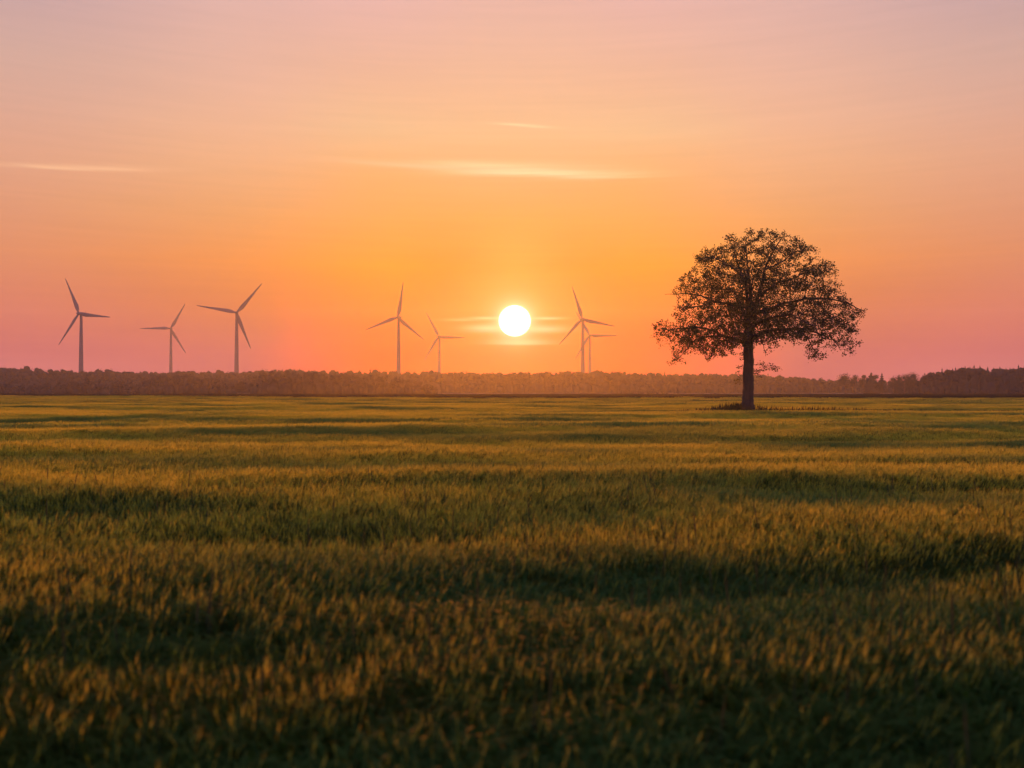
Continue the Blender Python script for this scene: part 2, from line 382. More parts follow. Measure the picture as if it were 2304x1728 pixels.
def rough_tuft(name, size, n, seed, h, mat, wid=0.02):
    rg = np.random.default_rng(seed); b = Buf()
    for i in range(n):
        x, y = rg.normal(0, .35, 2) * size; hh = h * rg.uniform(.45, 1.15); an = rg.uniform(0, 6.283)
        o = np.array([math.cos(an), math.sin(an), 0]) * rg.uniform(.05, .45) * hh
        p = np.array([x, y, 0])
        strip(b, [p, p + o * .3 + [0, 0, hh * .5], p + o * .7 + [0, 0, hh * .85], p + o * 1.1 + [0, 0, hh * rg.uniform(.75, 1.05)]],
              [wid, wid, wid * .7, .002], [-math.sin(an), math.cos(an), 0], 0)
        if rg.uniform() < .15:   # seed head
            c = p + o * .8 + [0, 0, hh * 1.05]
            strip(b, [p + o * .5 + [0, 0, hh * .6], c, c + [0, 0, .16]], [.006, wid * 1.6, .003], [1, 0, 0], 0)
    return b.build(name, [mat], link=False)
def scatter_object(name, pts, rot, scl, idx, protos):
    """one mesh of points that carries plants through geometry nodes"""
    me = bpy.data.meshes.new(name); me.vertices.add(len(pts)); me.vertices.foreach_set('co', np.asarray(pts, dtype=np.float32).ravel())
    for nm, ty, arr, key in (('rot', 'FLOAT_VECTOR', rot, 'vector'), ('scl', 'FLOAT_VECTOR', scl, 'vector'), ('idx', 'INT', idx, 'value')):
        at = me.attributes.new(nm, ty, 'POINT'); at.data.foreach_set(key, np.asarray(arr, dtype=np.int32 if ty == 'INT' else np.float32).ravel())
    me.update()
    o = bpy.data.objects.new(name, me); sc.collection.objects.link(o)
    g = bpy.data.node_groups.new(name, 'GeometryNodeTree')
    g.interface.new_socket('Geometry', in_out='INPUT', socket_type='NodeSocketGeometry')
    g.interface.new_socket('Geometry', in_out='OUTPUT', socket_type='NodeSocketGeometry')
    gi = g.nodes.new('NodeGroupInput'); go = g.nodes.new('NodeGroupOutput')
    jn = g.nodes.new('GeometryNodeJoinGeometry'); ip = g.nodes.new('GeometryNodeInstanceOnPoints')
    for p in reversed(protos):
        oi = g.nodes.new('GeometryNodeObjectInfo'); oi.inputs['Object'].default_value = p; oi.inputs['As Instance'].default_value = True
        g.links.new(oi.outputs['Geometry'], jn.inputs[0])
    def attr(nm, ty):
        n = g.nodes.new('GeometryNodeInputNamedAttribute'); n.data_type = ty; n.inputs['Name'].default_value = nm
        return n.outputs['Attribute']
    g.links.new(gi.outputs[0], ip.inputs['Points']); g.links.new(jn.outputs[0], ip.inputs['Instance'])
    ip.inputs['Pick Instance'].default_value = True
    g.links.new(attr('idx', 'INT'), ip.inputs['Instance Index'])
    g.links.new(attr('scl', 'FLOAT_VECTOR'), ip.inputs['Scale'])
    er = g.nodes.new('FunctionNodeEulerToRotation'); g.links.new(attr('rot', 'FLOAT_VECTOR'), er.inputs[0]); g.links.new(er.outputs[0], ip.inputs['Rotation'])
    g.links.new(ip.outputs[0], go.inputs[0])
    md = o.modifiers.new('plants', 'NODES'); md.node_group = g
    return o
def cells(y0, y1, step, half=0.62, marg=3.5):
    out = []
    ys = np.arange(y0, y1, step)
    for y in ys:
        hw = half * y + marg; xs = np.arange(-hw, hw, step)
        out.append(np.stack([xs, np.full(len(xs), y)], -1))
    p = np.concatenate(out); return p + rng.uniform(-.35, .35, p.shape) * step
cm = [M_leaf, M_ear]
P0 = [tuft('crop_tuft', 0.55, 105, 0, 10 + i, cm) for i in range(5)]
P1 = [tuft('crop_tuft', 1.3, 230, 1, 30 + i, cm) for i in range(4)]
PG = [tuft('crop_tuft', 0.55, 115, 0, 110 + i, cm, 1.0, e) for i, e in enumerate((0.10, 0.10, 0.28, 0.28, 0.55, 0.55))]
PS = [rough_tuft('stalk_tuft', 0.25, 4, 130, 1.12, M_rough, .012)]
P2 = [tuft('crop_tuft', 4.6, 620, 2, 50 + i, cm) for i in range(3)]
pts = []; rots = []; scls = []; idxs = []
def lay(p, i0, n, slope_eps, sclr=0.05):
    z = gz(p[:, 0], p[:, 1])
    pts.append(np.column_stack([p, z]))
    k = len(p)
    sx_ = (gz(p[:, 0] + slope_eps, p[:, 1]) - gz(p[:, 0] - slope_eps, p[:, 1])) / (2 * slope_eps)
    sy_ = (gz(p[:, 0], p[:, 1] + slope_eps) - gz(p[:, 0], p[:, 1] - slope_eps)) / (2 * slope_eps)
    # crop laid over a little by the wind, in drifts
    wind = 0.10 * np.sin(p[:, 0] * .35 + p[:, 1] * .8) + 0.08 * np.sin(p[:, 0] * .9 - p[:, 1] * .5 + 2) + 0.05
    wind = wind * 0.7
    if i0 > 4: wind = wind * 0.3
    rots.append(np.column_stack([sy_ + rng.normal(0, .03, k), -sx_ * 1.0 + wind, rng.uniform(-.5, .5, k)]))
    s = 1 + rng.normal(0, .03, k)
    hgt = 1 + sclr * np.sin(p[:, 0] * .8 + 1.3 * np.sin(p[:, 1] * .6)) * np.sin(p[:, 1] * 1.1 + p[:, 0] * .2) + rng.normal(0, .022, k)
    scls.append(np.column_stack([s, s, hgt]))
    ix = i0 + rng.integers(0, n, k)
    if i0 == 0:      # shade put into the crop: fewer gold ears in hollows and near the camera
        s_ = np.zeros(k)
        for cx, cy_, wx, wy, d, sl in _T:
            s_ += d * 2.3 * np.exp(-((p[:, 0] - cx) / wx) ** 2 - ((p[:, 1] - cy_ - sl * (p[:, 0] - cx)) / (wy * 1.25)) ** 2)
        s_ += np.clip((6.2 - p[:, 1]) / 2.2, 0, .5) + np.clip(1.25 - p[:, 1] / 15, 0, 1) * (.92 + .08 * np.sin(p[:, 0] * .9 + np.sin(p[:, 1] * .8) * 2) * np.sin(p[:, 1] * 1.3 + p[:, 0] * .3))
        lev = np.clip(np.floor(s_ * 3.4 + rng.uniform(-.45, .45, k) + .25), 0, 3).astype(int)      # 0 full of ears ... 3 almost none
        ix = np.where(lev == 0, ix, 12 + (3 - lev) * 2 + rng.integers(0, 2, k))
    idxs.append(ix)
p = cells(2.2, 46, 0.44); lay(p, 0, 5, .25)
p = cells(46, 130, 1.05); lay(p, 5, 4, .6, .05)
p = cells(130, 345, 3.9, 0.62, 10)
p = p[p[:, 1] < edge_y(p[:, 0], p[:, 1]) - 2]; lay(p, 9, 3, 2, .03)
_q = np.column_stack([rng.uniform(-1, 1, 170), rng.uniform(5.5, 19, 170)]); _q[:, 0] *= .6 * _q[:, 1] + 1
pts.append(np.column_stack([_q, gz(_q[:, 0], _q[:, 1])])); rots.append(rng.normal(0, .1, (170, 3))); scls.append(np.ones((170, 3)) * rng.uniform(.68, .9, (170, 1))); idxs.append(np.full(170, 18))
crop = scatter_object('barley_field', np.concatenate(pts), np.concatenate(rots), np.concatenate(scls), np.concatenate(idxs), P0 + P1 + P2 + PG + PS)
tag(crop, 'green barley crop turning gold, filling the whole foreground field', 'crop', kind='stuff')

# darker crop strip behind the barley
D2 = [tuft('dark_tuft', 5.5, 420, 2, 70 + i, [M_dark, M_dark], 1.25) for i in range(2)]
p = cells(205, 440, 4.6, 0.62, 20)
p = p[p[:, 1] > edge_y(p[:, 0], p[:, 1]) + 1.5]
k = len(p)
dc = scatter_object('dark_crop_strip', np.column_stack([p, gz(p[:, 0], p[:, 1]) * .6]), np.column_stack([np.zeros(k), np.zeros(k), rng.uniform(0, 6.28, k)]),
                    np.column_stack([np.ones(k), np.ones(k), 1 + rng.normal(0, .06, k)]), rng.integers(0, 2, k), D2)
tag(dc, 'dark green strip of crop along the far edge of the barley', 'crop', kind='stuff')

# ------------------------------------------------------------------ the lone oak
TX, TY = 23.1, 89.0
TZ = float(gz(TX, TY)) - 0.05
S3 = 89.0 / 2048 / 3.687 * 1.012              # metres per pixel of the enlarged view of the tree
def tp(x, y): return ((x - 905) * S3, (1570 - y) * S3 + 0.55)
LIMBS = [  # (start fraction parent idx ignored) polylines seen from the front, with a depth drift and start radius
    ([(903,1620),(902,1450),(903,1300),(906,1130),(908,1000),(910,900),(908,830)], 0, 0.52, 0.42),
    ([(885,1015),(850,990),(790,960),(690,940),(560,940),(450,970),(380,1040),(310,1120)], -0.25, 0.17, 0.03),
    ([(690,940),(600,885),(480,860),(350,870),(250,880),(170,862)], 0.35, 0.10, 0.02),
    ([(900,840),(885,780),(862,700),(750,660),(640,640),(560,590),(430,570),(260,570)], 0.3, 0.20, 0.02),
    ([(640,640),(560,680),(450,700),(330,730)], -0.5, 0.09, 0.02),
    ([(893,800),(880,620),(860,500),(760,400),(640,350),(500,290)], -0.35, 0.20, 0.02),
    ([(915,840),(930,740),(932,600),(930,500),(915,350),(905,200),(912,95)], 0.12, 0.27, 0.02),
    ([(925,800),(965,680),(1000,520),(1020,390),(1080,250),(1150,130)], -0.25, 0.24, 0.02),
    ([(980,620),(1080,550),(1160,490),(1290,460),(1420,400),(1560,370)], 0.4, 0.15, 0.02),
    ([(935,800),(975,750),(1080,710),(1200,670),(1330,640),(1480,640),(1650,670),(1790,755)], -0.2, 0.18, 0.02),
    ([(925,990),(965,955),(1030,910),(1130,880),(1300,870),(1430,865),(1560,920),(1680,970),(1740,1050)], 0.22, 0.22, 0.02),
    ([(1300,870),(1400,940),(1440,1040),(1465,1130)], -0.35, 0.07, 0.02),
    ([(1020,390),(1180,320),(1320,230),(1400,230)], 0.5, 0.10, 0.02),
    ([(862,500),(820,330),(800,200),(780,130)], 0.5, 0.12, 0.02),
]
OUT_R = [(905,60),(1000,68),(1100,90),(1280,112),(1345,170),(1440,235),(1450,290),(1500,310),(1620,380),(1640,470),(1640,560),(1720,620),(1800,680),(1845,760),(1800,800),(1790,870),(1790,960),(1800,1035),(1740,1075),(1690,1020),(1600,960),(1540,1010),(1530,1100),(1468,1155),(1420,1100),(1390,960),(1280,950),(1190,930),(1150,1060),(1100,1045),(1060,980),(980,1000),(905,1010)]
OUT_L = [(905,60),(850,85),(740,118),(700,160),(600,190),(540,215),(462,270),(470,340),(430,400),(300,430),(290,510),(222,570),(300,640),(280,740),(220,800),(130,855),(150,1000),(250,960),(300,960),(280,1090),(290,1160),(360,1110),(430,1050),(540,1045),(600,1150),(680,1120),(740,1040),(800,1080),(860,1060),(905,1010)]
def inside(poly, x, z):
    c = np.zeros(len(x), bool); n = len(poly)
    for i in range(n):
        x1, z1 = poly[i]; x2, z2 = poly[(i + 1) % n]
        if z1 == z2: continue
        t = ((z1 > z) != (z2 > z)) & (x < (x2 - x1) * (z - z1) / (z2 - z1) + x1); c ^= t
    return c
def make_oak():
    rg = np.random.default_rng(21)
    root = empty('oak_tree', (TX, TY, TZ))
    tag(root, 'tall lone spreading oak standing dark in the barley field', 'tree')
    nodes = []; par = []; rad0 = []
    def addline(P3, r0, r1, attach):
        d = [0.0]
        for a, b in zip(P3[:-1], P3[1:]): d.append(d[-1] + float(np.linalg.norm(b - a)))
        nseg = max(2, int(d[-1] / 0.3)); last = attach
        for k in range(0 if attach < 0 else 1, nseg + 1):
            t = d[-1] * k / nseg
            q = np.array([np.interp(t, d, [p_[i] for p_ in P3]) for i in range(3)])
            if attach >= 0 or k > 0: q = q + rg.normal(0, 0.035, 3) * (1 if k < nseg else 0)
            nodes.append(q); par.append(last); rad0.append(r0 + (r1 - r0) * (k / nseg) ** 0.8); last = len(nodes) - 1
    base_limbs = []
    for li, (pl, dep, r0, r1) in enumerate(LIMBS):
        P = []; x0 = tp(*pl[0])[0]; run = 0; pr = None
        for q in pl:
            x_, z_ = tp(*q)
            if pr: run += math.hypot(x_ - pr[0], z_ - pr[1])
            pr = (x_, z_); P.append(np.array([x_, run * dep, z_]))
        if li == 0: addline(P, r0, r1, -1); continue
        A = np.array(nodes); s0 = P[0]; 
        j = int(np.argmin(np.linalg.norm((A - s0) * [1, .25, 1], axis=1)))
        off = A[j] - s0; P = [p_ + off * max(0, 1 - i / 2) * np.array([1, 1, 1]) + np.array([0, off[1] * min(1, i / 2), 0]) for i, p_ in enumerate(P)]
        addline(P, r0, r1, j); base_limbs.append(P)
    # limbs that run towards and away from the viewer
    for ang in (62, 118, 80, 242, 300, 270, 100, 255):
        P = base_limbs[rg.choice([0, 2, 8, 9, 7])]
        sg = 1 if P[-1][0] > 0 else -1
        ca, sa = math.cos(R(ang)), math.sin(R(ang)); f = rg.uniform(.75, .95); zz = rg.uniform(-.3, 1.6)
        Q = [np.array([abs(p_[0] - 0) * ca * f, abs(p_[0]) * sa * f, p_[2] + (zz if i else 0)]) for i, p_ in enumerate(P)]
        A = np.array(nodes[:40]); j = int(np.argmin(np.abs(A[:, 2] - Q[0][2]) + 3 * (A[:, 2] > tp(0, 830)[1])))
        addline([A[j]] + Q[1:], .15, .02, j)
    # attractors filling the crown in clumps
    polyR = [tp(*q) for q in OUT_R]; polyL = [tp(*q) for q in OUT_L]
    poly = polyL[::-1][:-1] + polyR   # closed outline, used on either side
    n = 130000
    x = rg.uniform(-12, 12.5, n); z = rg.uniform(5, 20, n); y = rg.uniform(-9.5, 9.5, n)
    r = np.hypot(x, y / 0.82); sgn = np.where(rg.uniform(size=n) < .5, -1, 1)
    sgn = np.where(np.abs(x) > 0.35 * r, np.sign(x), sgn)
    ok = inside(poly, r * sgn, z) | (inside(poly, x, z) & (np.abs(y) < 1.3))
    x, y, z = x[ok], y[ok], z[ok]
    ok = inside(poly, x, z); x, y, z = x[ok], y[ok], z[ok]
    A = np.column_stack([x, y, z])
    # clumps: flattened pads
    ncl = 215
    ci = rg.choice(len(A), ncl, replace=False); C = A[ci]
    dist = np.full(len(A), 9.)
    for c in C:
        sz = rg.uniform(.7, 1.25)
        dist = np.minimum(dist, np.linalg.norm((A - c) * [1, 1, 1.9], axis=1) / sz)
    keep = (dist < 1.0) | (rg.uniform(size=len(A)) < 0.09)
    A = A[keep]; A = A[rg.choice(len(A), min(len(A), 12500), replace=False)]
    # epicormic twigs on the bole
    def blob(cx, cy, wx, wy, k):
        q = np.array([tp(*(np.array([cx, cy]) + rg.normal(0, 1, 2) * [wx, wy])) for _ in range(k)])
        return np.column_stack([q[:, 0], rg.normal(0, .35, k), q[:, 1]])
    A = np.concatenate([A, blob(1010, 1200, 45, 28, 30), blob(1090, 1195, 40, 16, 22), blob(980, 1250, 28, 18, 14), blob(835, 1195, 18, 14, 12), blob(830, 1300, 16, 22, 12), blob(850, 1090, 14, 25, 10),
        blob(1440, 1050, 28, 45, 60), blob(1475, 1105, 24, 20, 36), blob(1740, 1020, 34, 26, 60), blob(310, 1110, 26, 28, 40), blob(600, 1100, 30, 26, 36), blob(690, 1060, 30, 30, 30), blob(1120, 1000, 28, 28, 40), blob(170, 900, 30, 40, 50), blob(1800, 755, 26, 26, 40)])
    nodes_ = [q for q in nodes]; par_ = list(par)
    alive = np.ones(len(A), bool); Nn = np.array(nodes_)
    nd = np.full(len(A), 1e9); ni = np.zeros(len(A), int)
    def upd(lo):
        NN = np.array(nodes_[lo:])
        for s in range(0, len(NN), 400):
            D = np.linalg.norm(A[:, None, :] - NN[None, s:s + 400, :], axis=2)
            j = D.argmin(1); m = D[np.arange(len(A)), j]; b = m < nd
            nd[b] = m[b]; ni[b] = j[b] + lo + s
    upd(0); step = 0.26
    for it in range(110):
        act = alive & (nd < 4.5)
        if not act.any(): break
        dirs = {}
        ids = np.where(act)[0]
        for i in ids:
            dvv = A[i] - nodes_[ni[i]]; dvv = dvv / (np.linalg.norm(dvv) + 1e-6)
            dirs.setdefault(int(ni[i]), np.zeros(3)); dirs[int(ni[i])] = dirs[int(ni[i])] + dvv
        lo = len(nodes_)
        for j, d in dirs.items():
            d = d / (np.linalg.norm(d) + 1e-6) + rg.normal(0, .18, 3) + np.array([0, 0, .04]); d /= np.linalg.norm(d)
            nodes_.append(nodes_[j] + d * step); par_.append(j)
        upd(lo)
        alive &= nd > 0.34
        if len(nodes_) > 42000: break
    Np = np.array(nodes_); K = len(Np); par_ = np.array(par_)
    rad = np.zeros(K); acc = np.zeros(K); nch = np.zeros(K, int); ex = 2.35
    for i in range(K - 1, -1, -1):
        rr_ = max(0.011 ** ex, acc[i]); rad[i] = rr_ ** (1 / ex)
        if par_[i] >= 0: acc[par_[i]] += rr_; nch[par_[i]] += 1
    n0 = len(nodes)
    for i in range(n0): rad[i] = max(rad0[i], min(rad[i], rad0[i] * 1.5))
    # tubes
    def tubes(sel, name, sides):
        b = Buf(); an = np.arange(sides) / sides * 2 * math.pi
        for i in sel:
            p_ = par_[i]
            if p_ < 0: continue
            a, c = Np[p_], Np[i]; d = c - a; ln = np.linalg.norm(d)
            if ln < 1e-4: continue
            d = d / ln; u = np.cross(d, [0.3, 0.9, 0.1]); u /= np.linalg.norm(u); v_ = np.cross(d, u)
            ra = rad[p_] if rad[p_] < rad[i] * 1.35 else rad[i] * 1.12
            circ = np.outer(np.cos(an), u) + np.outer(np.sin(an), v_)
            k = b.addv(np.concatenate([a - d * ra * .25 + circ * ra, c + circ * rad[i]]))
            j = np.arange(sides); b.quads(np.stack([j, (j + 1) % sides, (j + 1) % sides + sides, j + sides], -1) + k)
        return b.build(name, [M_bark], root, smooth=True)
    # bole: one skinned surface with buttresses and bark ridges
    bole = [i for i in range(n0) if i < 60 and (i == 0 or par_[i] == i - 1)]
    ends = next(i for i in range(1, n0) if par_[i] != i - 1); bole = list(range(ends))
    b = Buf(); S = 40; th = np.arange(S) / S * 2 * math.pi; k0 = None; fl = []
    zs = np.linspace(Np[0][2], Np[ends - 1][2], 60)
    for q, zz in enumerate(zs):
        cx = np.interp(zz, Np[:ends, 2], Np[:ends, 0]); cy_ = np.interp(zz, Np[:ends, 2], Np[:ends, 1])
        r_ = np.interp(zz, [-1, 0.0, .5, 1.3, 3, 6.8, 7.6, 9.5], [.92, .78, .64, .57, .52, .46, .44, .34])
        but = 1 + .16 * np.exp(-max(zz, 0) / .8) * np.cos(5 * th + 1) + .035 * np.sin(9 * th + zz * .7) + .025 * np.sin(17 * th - zz * 1.9) + rg.normal(0, .012, S)
        k = b.addv(np.column_stack([cx + np.cos(th) * r_ * but, cy_ + np.sin(th) * r_ * but, np.full(S, zz)]))
        if q: 
            j = np.arange(S); b.quads(np.stack([k - S + j, k - S + (j + 1) % S, k + (j + 1) % S, k + j], -1))
    b.build('trunk', [M_bark], root, smooth=True)
    tubes([i for i in range(ends, K) if rad[i] > .035], 'branches', 8)
    tubes([i for i in range(ends, K) if rad[i] <= .035], 'twigs', 3)
    # leaves
    tw = np.where((rad < .022) & (np.arange(K) >= n0))[0]
    reps = rg.poisson(np.where(nch[tw] == 0, 11.0, 5.4))
    ii = np.repeat(tw, reps); m = len(ii)
    c = Np[ii] + rg.normal(0, .15, (m, 3)) * [1, 1, .8]
    nrm = rg.normal(0, 1, (m, 3)) + [0, 0, .7]; nrm /= np.linalg.norm(nrm, axis=1)[:, None]
    u = np.cross(nrm, rg.normal(0, 1, (m, 3))); u /= np.linalg.norm(u, axis=1)[:, None]; v_ = np.cross(nrm, u)
    ln = rg.uniform(.058, .100, m)[:, None]; wd = ln * rg.uniform(.5, .7, m)[:, None]
    pts_ = np.stack([c - u * ln, c - u * ln * .15 + v_ * wd * .8 + nrm * wd * .25, c + u * ln * .45 + v_ * wd + nrm * wd * .2, c + u * ln * 1.1, c + u * ln * .45 - v_ * wd + nrm * wd * .2, c - u * ln * .15 - v_ * wd * .8 + nrm * wd * .25], 1).reshape(-1, 3)
    k = np.arange(m)[:, None] * 6
    fq = np.concatenate([k + np.array([0, 1, 2, 3]), k + np.array([0, 3, 4, 5])])
    mesh_obj('crown', pts_, [fq], [M_oakleaf], root)
    print('oak nodes', K, 'leaves', m)
make_oak()

# rough grass left standing round the trunk and along the field margin beside it
G = [rough_tuft('grass_tuft', 1.0, 130, 90 + i, 1.0, M_rough, .03) for i in range(4)]
gp = []
for i in range(90):
    a = rng.uniform(0, 6.283); r_ = abs(rng.normal(0, 1.8)); gp.append((TX - 1.0 + math.cos(a) * r_ * 1.3, TY + .5 + abs(math.sin(a)) * r_ * .6, 0.72 * math.exp(-(r_ / 3.0) ** 2) * rng.uniform(.8, 1.2) + .32))
for x in np.arange(TX - 7, TX + 42, .22):
    gp.append((x, TY - 1.2 + rng.normal(0, .25) + .02 * (x - TX), float(np.interp(x - TX, [-7, -3, 0, 7, 14, 42], [.66, .8, .86, .84, .70, .62])) * rng.uniform(.88, 1.08)))
gp = np.array(gp); k = len(gp)
gr = scatter_object('rough_grass', np.column_stack([gp[:, 0], gp[:, 1], gz(gp[:, 0], gp[:, 1])]), np.column_stack([np.zeros(k), np.zeros(k), rng.uniform(0, 6.28, k)]),
                    np.column_stack([np.ones(k), np.ones(k), gp[:, 2] * 1.12]), rng.integers(0, 4, k), G)
tag(gr, 'dark rough grass around the foot of the lone oak', 'grass', kind='stuff')

# ------------------------------------------------------------------ woods
def ico(sub=1):
    import bmesh
    bm = bmesh.new(); bmesh.ops.create_icosphere(bm, subdivisions=sub, radius=1)
    v_ = np.array([q.co[:] for q in bm.verts]); f_ = np.array([[q.index for q in fc.verts] for fc in bm.faces]); bm.free(); return v_, f_
IV, IF = ico(2)
def wood_tree(b, x, y, h, rg, kind, card=0.8, ncard=110, rel=1.0, solid=True, fill=.72):
    """crown lumps with leafy cards round them"""
    def cards(c, rad_, n_):
        d = rg.normal(0, 1, (n_, 3)); d /= np.linalg.norm(d, axis=1)[:, None]
        p_ = c + d * rad_ * rg.uniform(fill, 1.15, (n_, 1)); s = card * rg.uniform(.5, 1.1, (n_, 1))
        u = rg.normal(0, 1, (n_, 3)); u /= np.linalg.norm(u, axis=1)[:, None]; w_ = np.cross(u, rg.normal(0, 1, (n_, 3))); w_ /= np.linalg.norm(w_, axis=1)[:, None]
        k = b.addv(np.stack([p_ - u * s * .5, p_ + w_ * s * .4, p_ + u * s * .6, p_ - w_ * s * .35], 1).reshape(-1, 3))
        b.quads(np.arange(n_ * 4).reshape(-1, 4) + k)
    if kind == 'round':
        wd = h * rg.uniform(.18, .34) * rel
        nl = rg.integers(4, 8)
        for i in range(nl):
            a = rg.uniform(0, 6.28); rr_ = wd * rg.uniform(.2, .65)
            top = i == 0
            zc = h * (rg.uniform(.35, .74) if not top else .80); s = wd * rg.uniform(.45, .75) * (1 if not top else .75)
            c = np.array([x + (0 if top else math.cos(a) * rr_), y + (0 if top else math.sin(a) * rr_), zc])
            rd = np.array([s, s, min(s * rg.uniform(.8, 1.1), h - zc)])
            if solid:
                vv = c + IV * rd * (.74 + .15 * rg.normal(0, 1, (len(IV), 1)).clip(-1.5, 1.5)); k = b.addv(vv); b.tris(IF + k)
            cards(c, rd, ncard // nl)
        # underwood down to the ground
        if solid:
            c = np.array([x, y, h * .22]); k = b.addv(c + IV * [wd * .95, wd * .9, h * .32]); b.tris(IF + k)
    else:   # conifer
        wd = h * rg.uniform(.17, .24) * rel; n_ = 9; h = h * (.93 if solid else 1)
        for i in range(n_):
            t = i / (n_ - 1); zc = h * (.18 + .80 * t); s = wd * (1.05 - t) ** .8 + .12; 
            an = np.arange(8) / 8 * 6.283 + rg.uniform(0, 1); rj = s * rg.uniform(.7, 1.25, 8)
            ring_ = np.column_stack([x + np.cos(an) * rj, y + np.sin(an) * rj, np.full(8, zc - s * .45)])
            k = b.addv(np.concatenate([ring_, [[x, y, zc + h * .09]]])); j = np.arange(8)
            b.tris(np.stack([k + j, k + (j + 1) % 8, np.full(8, k + 8)], -1))
            cards(np.array([x, y, zc - s * .3]), np.array([s, s, s * .4]), ncard // n_)
        if solid:
            k = b.addv(np.array([x, y, h * .18]) + IV * [wd, wd, h * .22]); b.tris(IF + k)
F = 1966.0; HY = 843.0
def wood(name, label, D, depth, prof, spacing, rows, kindmix, seed, card=.9):
    """prof: list of (screen column, skyline row) read off the photograph, turned into tree heights at distance D"""
    rg = np.random.default_rng(seed); b = Buf()
    px = [q[0] for q in prof]; py = [q[1] for q in prof]
    x0 = (px[0] - 1106) / F * D; x1 = (px[-1] - 1106) / F * D
    for r_ in range(rows):
        yy = D + r_ * depth / max(rows - 1, 1)
        for x in np.arange(x0, x1, spacing):
            xx = (x + rg.uniform(-.5, .5) * spacing); y = yy + rg.normal(0, 2.5)
            top = np.interp(xx / D * F + 1106, px, py)
            h = (HY - top) / F * D + CAM_Z
            h = 1.09 * h * (rg.uniform(.80, 1.03) if r_ else rg.uniform(.62, .9)) + rg.normal(0, .25)
            if h < 1.2: continue
            wood_tree(b, xx * yy / D, y, h, rg, 'cone' if rg.uniform() < kindmix else 'round', card, 150, rel=1.0 if h > 8 else 1.4)
    o = b.build(name, [M_wood]); return tag(o, label, 'woodland', kind='stuff')
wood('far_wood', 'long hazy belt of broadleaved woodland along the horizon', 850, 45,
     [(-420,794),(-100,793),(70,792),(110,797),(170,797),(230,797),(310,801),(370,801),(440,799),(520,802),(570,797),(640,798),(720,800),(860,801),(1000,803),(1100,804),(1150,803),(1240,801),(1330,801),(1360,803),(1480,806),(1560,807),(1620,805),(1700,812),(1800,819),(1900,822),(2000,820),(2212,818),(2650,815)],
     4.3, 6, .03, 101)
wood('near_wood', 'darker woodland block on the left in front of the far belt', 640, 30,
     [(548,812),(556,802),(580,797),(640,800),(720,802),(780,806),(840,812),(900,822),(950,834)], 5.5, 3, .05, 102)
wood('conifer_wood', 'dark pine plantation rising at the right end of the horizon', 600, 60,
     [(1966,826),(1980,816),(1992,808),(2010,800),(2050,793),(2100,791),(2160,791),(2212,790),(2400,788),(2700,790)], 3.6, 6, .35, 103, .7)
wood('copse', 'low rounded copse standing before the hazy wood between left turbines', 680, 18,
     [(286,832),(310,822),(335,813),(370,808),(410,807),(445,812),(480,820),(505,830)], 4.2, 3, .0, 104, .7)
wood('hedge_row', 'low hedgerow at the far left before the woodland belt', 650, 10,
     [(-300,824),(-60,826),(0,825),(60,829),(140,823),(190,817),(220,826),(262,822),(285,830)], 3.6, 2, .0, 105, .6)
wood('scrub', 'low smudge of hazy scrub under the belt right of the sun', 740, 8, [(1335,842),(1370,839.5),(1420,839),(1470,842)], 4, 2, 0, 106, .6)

def far_tree(px, top, D, kind, label, seed, rel=1.0, leafy=1.0):
    rg = np.random.default_rng(seed); x = (px - 1106) / F * D; h = (HY - top) / F * D + CAM_Z
    root = empty('field_tree' if kind == 'round' else 'conifer', (x, D, 0)); tag(root, label, 'tree', group='trees standing out along the horizon')
    b = Buf(); wood_tree(b, 0, 0, h, rg, kind, .75, int(1300 * leafy), rel * 1.3, solid=False, fill=.15)
    # sparser inner lumps so that light shows through
    b.build('crown', [M_wood], root)
    t = Buf(); S = 8; an = np.arange(S) / S * 6.283; zs = np.linspace(-.3, h * (.82 if kind == 'round' else .97), 9); k = 0
    for q, zz in enumerate(zs):
        r_ = .03 * h * (1.02 - zz / h * 1.0) + .04; dxx = .15 * math.sin(q * 1.1)
        k = t.addv(np.column_stack([np.cos(an) * r_ + dxx, np.sin(an) * r_, np.full(S, zz)]))
        if q: j = np.arange(S); t.quads(np.stack([k - S + j, k - S + (j + 1) % S, k + (j + 1) % S, k + j], -1))
    if kind == 'round':
        for q in range(9):
            a = rg.uniform(0, 6.28); z0 = h * rg.uniform(.25, .6); p0 = np.array([0, 0, z0]); p1 = p0 + np.array([math.cos(a), math.sin(a), 1.1]) * h * .22 * rel
            for s in ((1, 0, 0), (0, 1, 0)):
                w_ = np.array(s) * .012 * h; k = t.addv([p0 - w_, p0 + w_, p1 + w_ * .3, p1 - w_ * .3]); t.quads([[k, k + 1, k + 2, k + 3]])
    t.build('trunk', [M_bark], root)
far_tree(1826, 805.5, 700, 'round', 'roundest broad tree at the left end of the clump beside the pine wood', 1, 1.25, 1.3)
far_tree(1848, 808, 690, 'round', 'low spreading tree second from the left in the clump right of the oak', 2, 1.1)
far_tree(1866, 805, 700, 'round', 'tallest dense tree in the middle of the clump right of the oak', 3, 1.0, 1.4)
far_tree(1882, 806.5, 690, 'cone', 'pointed conifer inside the clump right of the oak', 4, 1.6, 1.3)
far_tree(1892, 805.5, 700, 'round', 'rightmost tree of the clump, beside the thin single conifer', 5, .9, 1.3)
far_tree(1905, 807.5, 690, 'cone', 'thin solitary conifer in the gap right of the clump', 6, .9)
far_tree(1929, 812, 670, 'round', 'small loose tree in the gap left of the pine wood', 7, 1.0)
far_tree(1942, 811, 670, 'cone', 'small pointed tree between the loose tree and the pine wood', 8, 1.3)
far_tree(1954, 807, 640, 'round', 'first tree at the left edge of the pine wood', 9, 1.1, 1.3)
